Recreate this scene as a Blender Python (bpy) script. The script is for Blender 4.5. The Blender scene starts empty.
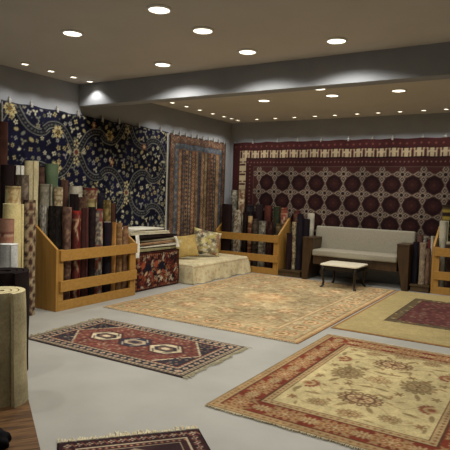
import bpy, bmesh, math, random
import numpy as np
from mathutils import Vector, Matrix
random.seed(5)
SC = bpy.context.scene
COL = SC.collection
PI = math.pi

# ------------------------------------------------------------------ camera
FPX = 530.0
H = 1.5
def _dir(x, y):
    v = np.array([x - 225.0, -(y - 225.0), -FPX]); return v / np.linalg.norm(v)
_Y = _dir(553, 205); _X = -_dir(-637, 167)
_X = _X - _Y * _X.dot(_Y); _X /= np.linalg.norm(_X); _Z = np.cross(_X, _Y)
RW = np.array([_X, _Y, _Z])
def ray(px, py): return RW @ np.array([px - 225.0, -(py - 225.0), -FPX])
EYE = np.array([0, 0, H])
def at_z(px, py, z=0.0): r = ray(px, py); return r * ((z - H) / r[2]) + EYE
def at_x(px, py, x): r = ray(px, py); return r * (x / r[0]) + EYE
def at_y(px, py, y): r = ray(px, py); return r * (y / r[1]) + EYE
def depth(p): return -float((RW.T @ (np.array(p) - EYE))[2])

cam = bpy.data.cameras.new('camera'); co = bpy.data.objects.new('camera', cam); COL.objects.link(co)
m = Matrix([list(RW[0]) + [0], list(RW[1]) + [0], list(RW[2]) + [H], [0, 0, 0, 1]])
co.matrix_world = m
cam.sensor_width = 36; cam.lens = FPX * 36 / 450; cam.clip_start = .05
SC.camera = co

# ------------------------------------------------------------------ colour
def lin(c):
    a = np.asarray(c, float) / 255.0
    return np.where(a <= .04045, a / 12.92, ((a + .055) / 1.055) ** 2.4)
def wool(c):
    a = np.clip(np.asarray(c, float), 0, 255); g = a @ np.array([.3, .59, .11]); a = a * .84 + g[..., None] * .16
    return lin(a)
def lin4(c): return tuple(lin(c)) + (1.0,)

# ------------------------------------------------------------------ materials
def new_mat(name):
    mt = bpy.data.materials.new(name); mt.use_nodes = True
    nt = mt.node_tree; b = nt.nodes['Principled BSDF']
    return mt, nt, b
def noise_mix(nt, scale, c1, c2, coord='Object', detail=6, stretch=(1, 1, 1), lo=.35, hi=.65):
    tc = nt.nodes.new('ShaderNodeTexCoord'); mp = nt.nodes.new('ShaderNodeMapping')
    mp.inputs['Scale'].default_value = stretch
    nz = nt.nodes.new('ShaderNodeTexNoise'); nz.inputs['Scale'].default_value = scale; nz.inputs['Detail'].default_value = detail
    rp = nt.nodes.new('ShaderNodeValToRGB')
    rp.color_ramp.elements[0].position = lo; rp.color_ramp.elements[1].position = hi
    rp.color_ramp.elements[0].color = lin4(c1); rp.color_ramp.elements[1].color = lin4(c2)
    nt.links.new(tc.outputs[coord], mp.inputs['Vector']); nt.links.new(mp.outputs['Vector'], nz.inputs['Vector'])
    nt.links.new(nz.outputs['Fac'], rp.inputs['Fac'])
    return rp.outputs['Color'], nz.outputs['Fac']
def simple(name, c1, c2=None, scale=8, rough=.6, spec=.3, bump=.0, stretch=(1, 1, 1), metal=0, sheen=0):
    mt, nt, b = new_mat(name)
    c2 = c2 or c1
    col, fac = noise_mix(nt, scale, c1, c2, stretch=stretch)
    nt.links.new(col, b.inputs['Base Color'])
    b.inputs['Roughness'].default_value = rough; b.inputs['Specular IOR Level'].default_value = spec
    b.inputs['Metallic'].default_value = metal
    if bump:
        bp = nt.nodes.new('ShaderNodeBump'); bp.inputs['Strength'].default_value = bump; bp.inputs['Distance'].default_value = .01
        nt.links.new(fac, bp.inputs['Height']); nt.links.new(bp.outputs['Normal'], b.inputs['Normal'])
    return mt
def woven(name='woven_pile', bump=.25):
    """pile whose pattern comes from the mesh colour attribute, with fine wool variation"""
    mt, nt, b = new_mat(name)
    at = nt.nodes.new('ShaderNodeAttribute'); at.attribute_name = 'Col'
    tc = nt.nodes.new('ShaderNodeTexCoord'); nz = nt.nodes.new('ShaderNodeTexNoise')
    nz.inputs['Scale'].default_value = 60; nz.inputs['Detail'].default_value = 4
    mr = nt.nodes.new('ShaderNodeMapRange'); mr.inputs['From Min'].default_value = .3; mr.inputs['From Max'].default_value = .7
    mr.inputs['To Min'].default_value = .82; mr.inputs['To Max'].default_value = 1.12
    vm = nt.nodes.new('ShaderNodeVectorMath'); vm.operation = 'SCALE'
    nt.links.new(tc.outputs['Object'], nz.inputs['Vector']); nt.links.new(nz.outputs['Fac'], mr.inputs['Value'])
    nt.links.new(at.outputs['Color'], vm.inputs[0]); nt.links.new(mr.outputs['Result'], vm.inputs['Scale'])
    nt.links.new(vm.outputs['Vector'], b.inputs['Base Color'])
    b.inputs['Roughness'].default_value = .95; b.inputs['Specular IOR Level'].default_value = .08
    bp = nt.nodes.new('ShaderNodeBump'); bp.inputs['Strength'].default_value = bump; bp.inputs['Distance'].default_value = .004
    nt.links.new(nz.outputs['Fac'], bp.inputs['Height']); nt.links.new(bp.outputs['Normal'], b.inputs['Normal'])
    return mt
M = {}
M['wall'] = simple('grey_plaster', (148, 151, 156), (155, 157, 161), 3, .9, .1)
M['ceiling'] = simple('warm_white_plaster', (196, 191, 183), (201, 196, 188), 2, .95, .05)
M['floor'] = simple('grey_vinyl', (158, 156, 148), (168, 166, 158), 2.2, .5, .3)
M['pile'] = woven()
def oak(name, stretch, a=(152, 112, 52), c=(167, 125, 62)):
    return simple(name, a, c, 3, .45, .3, .02, stretch)
M['oak_y'] = oak('golden_oak_along', (6, .6, 9)); M['oak_z'] = oak('golden_oak_upright', (7, 7, .6))
M['darkwood'] = simple('dark_walnut', (50, 35, 19), (68, 48, 27), 5, .4, .4, .03, (5, 5, .7))
M['plinth'] = simple('dark_plinth_wood', (58, 44, 26), (78, 60, 36), 5, .5, .3, .03, (.7, 5, 5))
M['plank'] = simple('worn_planks', (72, 48, 26), (120, 86, 50), 5, .55, .3, .1, (1.0, 9, 5))
M['upholstery'] = simple('grey_upholstery', (138, 132, 116), (146, 140, 124), 40, .9, .1, .1)
M['marble'] = simple('pale_marble', (226, 214, 186), (236, 228, 206), 9, .25, .5)
M['black'] = simple('black_lacquer', (24, 18, 14), (34, 26, 20), 5, .3, .4)
M['clip'] = simple('steel_clip', (170, 168, 160), (190, 188, 180), 20, .35, .5, 0, (1, 1, 1), .4)
M['trim'] = simple('white_metal_ring', (225, 222, 214), (232, 230, 222), 5, .4, .4)
M['fringe'] = simple('cotton_fringe', (186, 172, 138), (214, 202, 170), 30, .95, .05)
M['fringe_grey'] = simple('grey_cotton_fringe', (150, 140, 112), (180, 170, 142), 30, .95, .05)
M['cloth_black'] = simple('black_cloth', (16, 15, 17), (26, 25, 27), 20, .9, .1, .2)
def emit(name, c, s):
    mt, nt, b = new_mat(name)
    b.inputs['Base Color'].default_value = lin4(c)
    b.inputs['Emission Color'].default_value = lin4(c); b.inputs['Emission Strength'].default_value = s
    return mt
M['lamp'] = emit('lit_lamp_face', (255, 244, 222), 6.0)
_back = {}
def backing(c):
    c = tuple(int(x) for x in c)
    if c not in _back: _back[c] = simple('rug_edge', c, tuple(min(255, int(x * 1.12)) for x in c), 60, .95, .05)
    return _back[c]

# ------------------------------------------------------------------ object helpers
def tag(o, label=None, cat=None, group=None, kind=None):
    if label: o['label'] = label
    if cat: o['category'] = cat
    if group: o['group'] = group
    if kind: o['kind'] = kind
    return o
def link_mesh(name, me, mats, parent=None, smooth=False):
    o = bpy.data.objects.new(name, me); COL.objects.link(o)
    for k in (mats if isinstance(mats, (list, tuple)) else [mats]): me.materials.append(k)
    if smooth:
        me.polygons.foreach_set('use_smooth', [True] * len(me.polygons))
    if parent: o.parent = parent
    return o
def empty(name, loc=(0, 0, 0), rz=0.0):
    o = bpy.data.objects.new(name, None); COL.objects.link(o); o.empty_display_size = .1
    o.location = loc; o.rotation_euler = (0, 0, rz); return o
def bm_obj(name, bm, mat, parent=None, smooth=False):
    me = bpy.data.meshes.new(name); bm.to_mesh(me); bm.free()
    return link_mesh(name, me, mat, parent, smooth)
def add_box(bm, lo, hi, bev=.0, seg=2, mat4=None):
    r = bmesh.ops.create_cube(bm, size=1)
    vs = r['verts']
    c = [(a + b) / 2 for a, b in zip(lo, hi)]; s = [b - a for a, b in zip(lo, hi)]
    for v in vs: v.co = Vector((v.co.x * s[0] + c[0], v.co.y * s[1] + c[1], v.co.z * s[2] + c[2]))
    if bev:
        es = list({e for v in vs for e in v.link_edges})
        rb = bmesh.ops.bevel(bm, geom=es, offset=bev, segments=seg, affect='EDGES', profile=.6)
        vs = list({v for f in rb['faces'] for v in f.verts} | {v for v in vs if v.is_valid})
    if mat4 is not None:
        for v in vs: v.co = mat4 @ v.co
    return vs
def box(name, lo, hi, mat, parent=None, bev=.004, smooth=False, seg=2):
    bm = bmesh.new(); add_box(bm, lo, hi, bev, seg); return bm_obj(name, bm, mat, parent, smooth)
def prism(name, poly, axis, a, b, mat, parent=None, bev=.003):
    """extrude a 2D polygon along an axis (x: poly is (y,z); y: poly is (x,z))"""
    bm = bmesh.new()
    mk = (lambda p, t: (t, p[0], p[1])) if axis == 'x' else (lambda p, t: (p[0], t, p[1]))
    v1 = [bm.verts.new(mk(p, a)) for p in poly]; v2 = [bm.verts.new(mk(p, b)) for p in poly]
    bm.faces.new(v1); bm.faces.new(v2[::-1]); n = len(poly)
    for i in range(n): bm.faces.new((v1[i], v2[i], v2[(i + 1) % n], v1[(i + 1) % n]))
    bmesh.ops.recalc_face_normals(bm, faces=bm.faces)
    if bev: bmesh.ops.bevel(bm, geom=list(bm.edges), offset=bev, segments=1, affect='EDGES')
    return bm_obj(name, bm, mat, parent)
def copy_tree(o, parent=None):
    c = o.copy(); COL.objects.link(c)
    if parent: c.parent = parent
    for ch in list(o.children): copy_tree(ch, c)
    return c
ORD = ['first', 'second', 'third', 'fourth', 'fifth', 'sixth', 'seventh', 'eighth', 'ninth', 'tenth', 'eleventh', 'twelfth', 'thirteenth', 'fourteenth']

# ------------------------------------------------------------------ pattern canvas
def vnoise(X, Y, seed):
    """smooth value noise"""
    rs = np.random.RandomState(seed); g = rs.rand(64, 64)
    xi = np.floor(X).astype(int); yi = np.floor(Y).astype(int)
    fx = X - xi; fy = Y - yi; fx = fx * fx * (3 - 2 * fx); fy = fy * fy * (3 - 2 * fy)
    a = g[yi % 64, xi % 64]; b = g[yi % 64, (xi + 1) % 64]; c = g[(yi + 1) % 64, xi % 64]; d = g[(yi + 1) % 64, (xi + 1) % 64]
    return (a * (1 - fx) + b * fx) * (1 - fy) + (c * (1 - fx) + d * fx) * fy
class Canvas:
    def __init__(s, w, h, res, base):
        s.w, s.h = w, h; s.nx = int(round(w / res)) + 1; s.ny = int(round(h / res)) + 1
        s.x = np.linspace(0, w, s.nx); s.y = np.linspace(0, h, s.ny); s.res = res
        s.X, s.Y = np.meshgrid(s.x, s.y)
        s.a = np.zeros((s.ny, s.nx, 3)) + np.array(base, float)
    def _win(s, cx, cy, r):
        i0 = max(0, int((cx - r) / s.w * (s.nx - 1))); i1 = min(s.nx, int((cx + r) / s.w * (s.nx - 1)) + 2)
        j0 = max(0, int((cy - r) / s.h * (s.ny - 1))); j1 = min(s.ny, int((cy + r) / s.h * (s.ny - 1)) + 2)
        if i0 >= i1 or j0 >= j1: return None
        return slice(j0, j1), slice(i0, i1)
    def put(s, cx, cy, r, fn, c, al=1.0):
        """fn(dx,dy) -> signed distance (inside < 0), anti-aliased"""
        w = s._win(cx, cy, r + s.res * 2)
        if w is None: return
        d = fn(s.X[w] - cx, s.Y[w] - cy)
        k = (np.clip(.5 - d / s.res, 0, 1) * al)[..., None]
        s.a[w] = s.a[w] * (1 - k) + np.array(c, float) * k
    def rect(s, x0, y0, x1, y1, c, al=1):
        cx, cy = (x0 + x1) / 2, (y0 + y1) / 2
        s.put(cx, cy, max(x1 - x0, y1 - y0) / 2, lambda dx, dy: np.maximum(abs(dx) - (x1 - x0) / 2, abs(dy) - (y1 - y0) / 2), c, al)
    def disk(s, cx, cy, r, c, al=1): s.put(cx, cy, r, lambda dx, dy: np.hypot(dx, dy) - r, c, al)
    def ring(s, cx, cy, r, t, c, al=1): s.put(cx, cy, r + t, lambda dx, dy: abs(np.hypot(dx, dy) - r) - t / 2, c, al)
    def ell(s, cx, cy, rx, ry, ang, c, al=1):
        ca, sa = math.cos(ang), math.sin(ang)
        def f(dx, dy):
            u = dx * ca + dy * sa; v = -dx * sa + dy * ca
            return (np.sqrt((u / rx) ** 2 + (v / ry) ** 2) - 1) * min(rx, ry)
        s.put(cx, cy, max(rx, ry), f, c, al)
    def dia(s, cx, cy, rx, ry, c, al=1):
        s.put(cx, cy, max(rx, ry), lambda dx, dy: (abs(dx) / rx + abs(dy) / ry - 1) * min(rx, ry) * .7, c, al)
    def diaring(s, cx, cy, rx, ry, t, c, al=1):
        s.put(cx, cy, max(rx, ry) + t, lambda dx, dy: abs((abs(dx) / rx + abs(dy) / ry - 1) * min(rx, ry) * .7) - t / 2, c, al)
    def rose(s, cx, cy, r, n, c, ph=0, depth=.3, al=1):
        s.put(cx, cy, r * 1.05, lambda dx, dy: np.hypot(dx, dy) - r * (1 - depth + depth * np.cos(n * np.arctan2(dy, dx) + ph)), c, al)
    def line(s, pts, t, c, al=1):
        for (x0, y0), (x1, y1) in zip(pts[:-1], pts[1:]):
            cx, cy = (x0 + x1) / 2, (y0 + y1) / 2; L = math.hypot(x1 - x0, y1 - y0) + 1e-9
            ux, uy = (x1 - x0) / L, (y1 - y0) / L
            def f(dx, dy):
                q = np.clip(dx * ux + dy * uy, -L / 2, L / 2)
                return np.hypot(dx - q * ux, dy - q * uy) - t / 2
            s.put(cx, cy, L / 2 + t, f, c, al)
    def frame(s, d0, d1, c, al=1, x0=0, y0=0, x1=None, y1=None):
        x1 = s.w if x1 is None else x1; y1 = s.h if y1 is None else y1
        e = np.minimum(np.minimum(s.X - x0, x1 - s.X), np.minimum(s.Y - y0, y1 - s.Y))
        k = ((e >= d0) & (e < d1)).astype(float)[..., None] * al
        s.a = s.a * (1 - k) + np.array(c, float) * k
    def mottle(s, amp, sc, seed):
        n = vnoise(s.X / sc, s.Y / sc, seed) - .5; n2 = vnoise(s.X / sc * 3.1 + 9, s.Y / sc * 3.1, seed + 1) - .5
        s.a = s.a * (1 + amp * (n + .5 * n2))[..., None]
    def scatter(s, n, fn, seed, rmin=.05, box=None):
        rs = random.Random(seed); pts = []; tries = 0
        x0, y0, x1, y1 = box or (0, 0, s.w, s.h)
        while len(pts) < n and tries < n * 20:
            tries += 1; p = (rs.uniform(x0, x1), rs.uniform(y0, y1))
            if all((p[0] - q[0]) ** 2 + (p[1] - q[1]) ** 2 > rmin * rmin for q in pts):
                pts.append(p); fn(p[0], p[1], rs)
        return pts
def smooth_pts(pts, n=8):
    out = []
    P = [pts[0]] + list(pts) + [pts[-1]]
    for i in range(1, len(P) - 2):
        for k in range(n):
            t = k / n; p0, p1, p2, p3 = [np.array(q, float) for q in P[i - 1:i + 3]]
            out.append(tuple(.5 * ((2 * p1) + (p2 - p0) * t + (2 * p0 - 5 * p1 + 4 * p2 - p3) * t * t + (3 * p1 - p0 - 3 * p2 + p3) * t ** 3)))
    out.append(tuple(pts[-1])); return out

def grid_mesh(name, cv, pos, mat, parent=None, solid=.0, smooth=True):
    """canvas -> coloured grid; pos(X,Y) gives world/local coordinates"""
    P = pos(cv.X, cv.Y).reshape(-1, 3); nx, ny = cv.nx, cv.ny
    i, j = np.meshgrid(np.arange(nx - 1), np.arange(ny - 1)); k = (j * nx + i).ravel()
    F = np.stack([k, k + 1, k + 1 + nx, k + nx], 1)
    me = bpy.data.meshes.new(name); me.from_pydata(P.tolist(), [], F.tolist())
    at = me.color_attributes.new('Col', 'FLOAT_COLOR', 'POINT')
    c = np.ones((nx * ny, 4), np.float32); c[:, :3] = wool(cv.a).reshape(-1, 3)
    at.data.foreach_set('color', c.ravel())
    o = link_mesh(name, me, mat, parent, smooth)
    if solid:
        md = o.modifiers.new('thick', 'SOLIDIFY'); md.thickness = solid; md.offset = -1
    return o

# ------------------------------------------------------------------ the setting
XL, YB, ZC, XR, YF = -5.85, 9.65, 3.0, 3.0, -1.4
def wall(name, lo, hi, mat): return tag(box(name, lo, hi, mat, bev=0), kind='structure')
wall('floor', (XL - .1, YF - .1, -.1), (XR + .1, YB + .1, 0), M['floor'])
wall('ceiling', (XL - .1, YF - .1, ZC), (XR + .1, YB + .1, ZC + .1), M['ceiling'])
wall('wall_left', (XL - .1, YF - .1, 0), (XL, YB + .1, ZC), M['wall'])
wall('wall_back', (XL, YB, 0), (XR, YB + .1, ZC), M['wall'])
wall('wall_right', (XR, YF - .1, 0), (XR + .1, YB + .1, ZC), M['wall'])
wall('wall_front', (XL, YF - .1, 0), (XR, YF, ZC), M['wall'])
tag(box('ceiling_beam', (XL, 5.40, 2.695), (XR, 5.59, ZC), M['wall'], bev=.004), kind='structure')

# ------------------------------------------------------------------ downlights
def disc_bm(r, z, n=32):
    bm = bmesh.new(); bmesh.ops.create_circle(bm, cap_ends=True, radius=r, segments=n)
    for v in bm.verts: v.co.z = z
    for f in bm.faces:
        if f.normal.z > 0: f.normal_flip()
    return bm
def lathe_bm(prof, n=32):
    bm = bmesh.new(); rings = []
    for r, z in prof: rings.append([bm.verts.new((r * math.cos(2 * PI * k / n), r * math.sin(2 * PI * k / n), z)) for k in range(n)])
    for a, b in zip(rings[:-1], rings[1:]):
        for k in range(n): bm.faces.new((a[k], a[(k + 1) % n], b[(k + 1) % n], b[k]))
    bmesh.ops.recalc_face_normals(bm, faces=bm.faces); return bm
def make_light(name, r, power, size, blend, color):
    t = empty(name, (0, 0, ZC))
    bm_obj('trim_ring', lathe_bm([(r, -.012), (r * 1.05, -.018), (r * 1.22, -.008), (r * 1.25, -.001), (r, -.001), (r, -.012)]), M['trim'], t, True)
    bm_obj('lamp_face', disc_bm(r, -.008), M['lamp'], t)
    L = bpy.data.lights.new('bulb', 'SPOT'); L.energy = power; L.spot_size = math.radians(size); L.spot_blend = blend
    L.color = color; L.shadow_soft_size = r * .5
    lo = bpy.data.objects.new('bulb', L); COL.objects.link(lo); lo.parent = t; lo.location = (0, 0, -.03)
    return t
P_BIG, P_SMALL = 60.0, 16.0
big = make_light('recessed_downlight', .085, P_BIG, 150, .35, (1, .965, .89))
BIG = [(-4.0, 3.6, 'large round downlight nearest the left wall, in front of the beam'),
       (-2.83, 3.46, 'large round downlight highest in the photo, nearest the viewer'),
       (-2.82, 4.08, 'large round downlight just behind the highest one'),
       (-3.97, 4.94, 'large round downlight close in front of the beam, leftmost of three there'),
       (-2.80, 4.88, 'large round downlight close in front of the beam, middle of three there'),
       (-1.84, 4.90, 'large round downlight close in front of the beam, rightmost of three there'),
       (-3.95, 7.46, 'large round downlight behind the beam, leftmost of the back ceiling'),
       (-2.82, 6.92, 'large round downlight half hidden by the lower edge of the beam'),
       (-2.83, 7.46, 'large round downlight behind the one half hidden by the beam'),
       (-1.88, 7.46, 'large round downlight behind the beam, rightmost of the back ceiling'),
       # unseen downlights added outside the frame so the foreground floor gets lit
       (-1.84, 3.25, 'added large round fill downlight outside the frame, in the row nearest the viewer'),
       (-.7, 4.1, 'added large round fill downlight outside the frame at right, in front of the beam'),
       (-.7, 7.46, 'added large round fill downlight outside the frame at right, behind the beam'),
       (-3.4, 1.7, 'added large round fill downlight outside the frame, over the plank board'),
       (-1.4, 1.7, 'added large round fill downlight outside the frame, over the small dark rug')]
for i, (x, y, lb) in enumerate(BIG):
    o = big if i == 0 else copy_tree(big)
    o.location = (x, y, ZC); tag(o, lb + ' in the ceiling' if 'ceiling' not in lb else lb, 'ceiling light', 'large ceiling downlights')
small = make_light('recessed_spotlight', .042, P_SMALL, 118, .55, (1, .965, .90))
sp = [(-5.5, y, 'front') for y in (4.22, 4.61, 4.98, 5.27)]
sp += [(-5.45, y, 'mid') for y in (7.06, 7.46, 7.86, 8.29, 8.68, 8.96, 9.2)]
sp += [(x, 9.21, 'back') for x in (-5.02, -4.62, -4.22, -3.81, -3.43, -3.02, -2.65, -2.28, -1.9, -1.55)]
sp += [(x, 9.21, 'backout') for x in (-1.15,)]
cnt = {}
for i, (x, y, k) in enumerate(sp):
    o = small if i == 0 else copy_tree(small)
    n = cnt.get(k, 0); cnt[k] = n + 1
    lb = {'front': '%s small spotlight from the left in the row along the left wall before the beam',
          'mid': '%s small spotlight behind the beam in the row along the left wall',
          'back': '%s small spotlight from the left corner in the row along the back wall',
          'backout': '%s small spotlight past the right frame edge along the back wall'}[k] % ORD[n]
    o.location = (x, y, ZC); tag(o, lb, 'ceiling light', 'small ceiling spotlights')

# ------------------------------------------------------------------ hanging carpets
def navy_canvas():
    w, h = 3.34, 2.2                                   # x=0 is y 4.12, y=h is z 2.53
    cv = Canvas(w, h, .0115, (21, 21, 42))
    cv.mottle(.7, .25, 3)
    cols = [(178, 172, 138), (136, 132, 104), (194, 188, 156), (118, 120, 106), (164, 150, 98), (150, 150, 142), (100, 102, 76)]
    ox, oz = 4.12, .33
    def node(i, j): return (5.34 + 1.05 * i - ox, 1.99 + .555 * j - oz)
    nodes = [node(i, j) for i in range(-2, 3) for j in range(-4, 3) if (i + j) % 2 == 0]
    bands = []
    for (nx, nz) in nodes:
        for sx in (-1, 1):
            for sz in (-1, 1):
                bands.append(smooth_pts([(nx + sx * a, nz + sz * b) for a, b in ((.05, .03), (.11, .14), (.2, .26), (.33, .335), (.47, .33), (.56, .27))]))
    def near_band(x, y):
        return min(min((x - p[0]) ** 2 + (y - p[1]) ** 2 for p in b[::4]) for b in bands) < .062 ** 2
    def blossom(x, y, rs):
        if near_band(x, y): return
        c = rs.choice(cols); r = rs.uniform(.028, .046)
        k = rs.random()
        if k < .62: cv.rose(x, y, r, rs.choice((4, 5, 6)), c, rs.uniform(0, 6), .22); cv.disk(x, y, r * .3, (70, 56, 44))
        elif k < .82: cv.ell(x, y, r * .95, r * .6, rs.uniform(0, PI), c)
        else:
            a = rs.uniform(0, PI)
            for q in (0, 2.1, 4.2): cv.ell(x + .026 * math.cos(a + q), y + .026 * math.sin(a + q), .024, .013, a + q, c)
    cv.scatter(620, blossom, 11, .084)
    def tiny(x, y, rs): cv.disk(x, y, .010, rs.choice(cols), .6)
    cv.scatter(420, tiny, 12, .05)
    for b in bands:
        cv.line(b, .09, (28, 28, 38)); 
        n = np.array(b); d = np.gradient(n, axis=0); d /= np.linalg.norm(d, axis=1)[:, None] + 1e-9; nr = np.stack([-d[:, 1], d[:, 0]], 1)
        cv.line([tuple(p) for p in n + nr * .042], .011, (128, 128, 116)); cv.line([tuple(p) for p in n - nr * .042], .010, (110, 110, 100))
        for p in b[::3]: cv.ell(p[0], p[1], .019, .013, 0, (98, 98, 88), .8)
    for (nx, nz) in nodes:
        cv.rose(nx, nz, .075, 8, (150, 136, 90)); cv.disk(nx, nz, .035, (110, 54, 48)); cv.ring(nx, nz, .045, .012, (190, 180, 140))
        for sz in (-1, 1): cv.rose(nx, nz + sz * .13, .065, 5, (186, 174, 124)); cv.disk(nx, nz + sz * .13, .022, (70, 50, 40))
        for sx in (-1, 1): cv.ell(nx + sx * .13, nz, .045, .022, 0, (165, 160, 130))
    for (y, z) in ((4.24, 2.45), (5.0, 2.24), (4.98, 1.75), (6.0, 2.3)):
        x = y - ox; zz = z - oz
        cv.disk(x, zz, .028, (120, 90, 40))
        for k in range(6): cv.rose(x + .062 * math.cos(k * PI / 3), zz + .062 * math.sin(k * PI / 3), .034, 5, (192, 172, 108))
    for (y, z) in ((5.67, 2.42), (6.05, 1.9), (6.8, 2.2)):
        cv.rose(y - ox, z - oz, .06, 6, (156, 88, 62)); cv.disk(y - ox, z - oz, .025, (190, 176, 130))
    cv.rect(3.30, 0, 3.34, h, (176, 172, 158)); cv.rect(3.285, 0, 3.30, h, (40, 38, 50))
    cv.rect(0, 0, .02, h, (150, 146, 134)); cv.rect(0, h - .02, w, h, (40, 40, 52))
    return cv
def hang_left(cv, y0, ztop, seed, off=.035, fold=.008):
    def pos(X, Y):
        z = ztop - cv.h + Y
        sag = fold * np.sin(X * 14 + seed) * (1 - .5 * Y / cv.h) + .004 * np.sin(X * 37 + seed * 2)
        z = z - .006 * (1 - np.cos(X * 2 * PI / .44)) * (Y / cv.h) ** 4
        return np.stack([XL + off + sag, y0 + X, z], -1)
    return pos
c = navy_canvas()
navy = grid_mesh('hanging_carpet', c, hang_left(c, 4.12, 2.575, 1.0), M['pile'], solid=.008)
tag(navy, 'navy blue carpet with cream flowers and curling grey bands hung on the left wall', 'carpet', 'carpets hung on the walls')

def stripe_canvas():
    w, h = 1.88, 2.2                                   # y 7.50..9.38, z .34..2.54
    cv = Canvas(w, h, .0115, (104, 70, 48))
    x = .26; cs = [(150, 92, 56), (72, 70, 74), (160, 112, 66), (84, 76, 76), (140, 78, 48), (128, 104, 72), (70, 68, 76), (154, 98, 58), (140, 110, 66), (92, 66, 52)]
    k = 0
    while x < w - .26:
        ww = .105; cv.rect(x, 0, x + ww, h, cs[k % len(cs)])
        c2 = [(188, 150, 92), (150, 96, 58), (60, 54, 62), (176, 140, 88)][k % 4]
        for z in np.arange(.04, h - .3, .075): cv.dia(x + ww / 2, z + (.03 if k % 2 else 0), .034, .032, c2); cv.disk(x + ww / 2, z + (.03 if k % 2 else 0), .011, (70, 40, 34))
        cv.rect(x - .008, 0, x + .008, h, (66, 48, 42)); x += ww; k += 1
    # blue inner frame, brown outer frame with small motifs, on the top and both sides
    def fr(d0, d1, c):
        e = np.minimum(np.minimum(cv.X, w - cv.X), h - cv.Y); q = (e >= d0) & (e < d1); cv.a[q] = c
    fr(.16, .26, (82, 92, 106)); fr(0, .16, (112, 74, 52)); fr(.14, .16, (70, 48, 42)); fr(.25, .265, (120, 84, 58)); fr(0, .02, (64, 46, 40))
    for z in np.arange(.05, h - .05, .11):
        for xx in (.075, w - .075): cv.dia(xx, z, .045, .048, (150, 104, 66)); cv.disk(xx, z, .018, (64, 62, 74))
        for xx in (.205, w - .205): cv.disk(xx, z, .022, (130, 116, 92))
    for xx in np.arange(.13, w - .1, .11):
        cv.dia(xx, h - .075, .048, .045, (150, 104, 66)); cv.disk(xx, h - .075, .018, (64, 62, 74)); cv.disk(xx, h - .205, .02, (112, 110, 104))
    g = cv.a.mean(axis=2, keepdims=True); cv.a = (cv.a * .78 + g * .22) * .9
    cv.mottle(.45, .06, 8); cv.mottle(.25, .5, 9)
    return cv
c = stripe_canvas()
tag(grid_mesh('hanging_carpet', c, hang_left(c, 7.5, 2.56, 2.3), M['pile'], solid=.008),
    'rust and slate blue vertically striped carpet hung beside the navy one on left wall', 'carpet', 'carpets hung on the walls')

def maroon_canvas():
    w, h = 5.0, 2.32                                   # x -5.77..-.77, z .27..2.59
    cv = Canvas(w, h, .0125, (64, 34, 32))
    ox, oz = -5.77, .27
    zt = h
    # field of stars and dark medallions on a square lattice
    sx, sz = .357, .365
    x0 = -5.14 - ox; z0 = 1.955 - oz
    star = (142, 130, 112)
    for i in range(0, 13):
        for j in range(0, 7):
            cx, cz = x0 + sx * i, z0 - sz * j
            for a, b in ((0, 1), (0, -1), (1, 0), (-1, 0)):
                px, pz = cx + a * .090, cz + b * .090
                cv.dia(px, pz, .050 if b else .080, .080 if b else .050, (58, 40, 37)); cv.diaring(px, pz, .046 if b else .066, .066 if b else .046, .013, star)
                cv.disk(px, pz, .012, star); cv.disk(cx + a * .178, cz + b * .178, .012, (104, 90, 76))
                for q in (-1, 1): cv.disk(cx + a * .05 + q * b * .05, cz + b * .05 + q * a * .05, .012, (104, 90, 76))
            cv.rose(cx, cz, .050, 8, star, 0, .12); cv.disk(cx, cz, .032, (30, 18, 20))
    for i in range(-1, 13):
        for j in range(0, 7):
            cx, cz = x0 + sx * (i + .5), z0 - sz * (j + .5)
            if cx < .52: continue
            cv.rose(cx, cz, .158, 12, (36, 20, 21), 0, .03); cv.rose(cx, cz, .105, 8, (50, 26, 25), 0, .12); cv.disk(cx, cz, .03, (62, 34, 30))
    # borders: outer maroon, cream kufic band, inner maroon with a dotted line
    e = np.minimum(cv.X, h - cv.Y)
    def fr(d0, d1, c): cv.a[(e >= d0) & (e < d1)] = c
    fr(0, .165, (62, 29, 29)); fr(.165, .325, (172, 154, 120)); fr(.325, .50, (60, 29, 29)); fr(.153, .167, (40, 20, 22)); fr(.323, .337, (40, 22, 22)); fr(.49, .503, (84, 62, 54))
    dk = (66, 34, 34)
    for x in np.arange(.20, w, .215):
        z = h - .243
        cv.rect(x - .022, z - .08, x + .022, z + .055, dk); cv.rect(x - .07, z + .03, x - .045, z + .075, dk); cv.rect(x + .045, z + .03, x + .07, z + .075, dk)
        cv.rect(x - .072, z - .075, x - .05, z - .005, dk); cv.rect(x + .05, z - .075, x + .072, z - .005, dk); cv.disk(x, z + .062, .016, (120, 60, 46))
    for z in np.arange(.06, h - .3, .2):
        x = .243
        cv.rect(x - .07, z - .02, x + .06, z + .02, dk); cv.rect(x + .02, z + .045, x + .075, z + .07, dk); cv.rect(x - .075, z + .045, x - .02, z + .07, dk)
    for x in np.arange(.36, w, .075): cv.disk(x, h - .41, .012, (134, 96, 78)); 
    for z in np.arange(.05, h - .4, .075): cv.disk(.41, z, .012, (134, 96, 78))
    for x in np.arange(.06, w, .12): cv.disk(x, h - .085, .018, (110, 58, 48))
    cv.mottle(.22, .4, 21)
    return cv
c = maroon_canvas()
def posb(X, Y):
    z = .27 + Y - .006 * (1 - np.cos((X - .3) * 2 * PI / .5)) * (Y / 2.32) ** 4
    return np.stack([-5.77 + X, YB - .04 - .007 * np.sin(X * 9) * (1 - .5 * Y / 2.32) + .003 * np.sin(X * 31), z], -1)
tag(grid_mesh('hanging_carpet', c, posb, M['pile'], solid=-.008),
    'wide maroon carpet with rows of grey stars and a cream border band on back wall', 'carpet', 'carpets hung on the walls')

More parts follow.
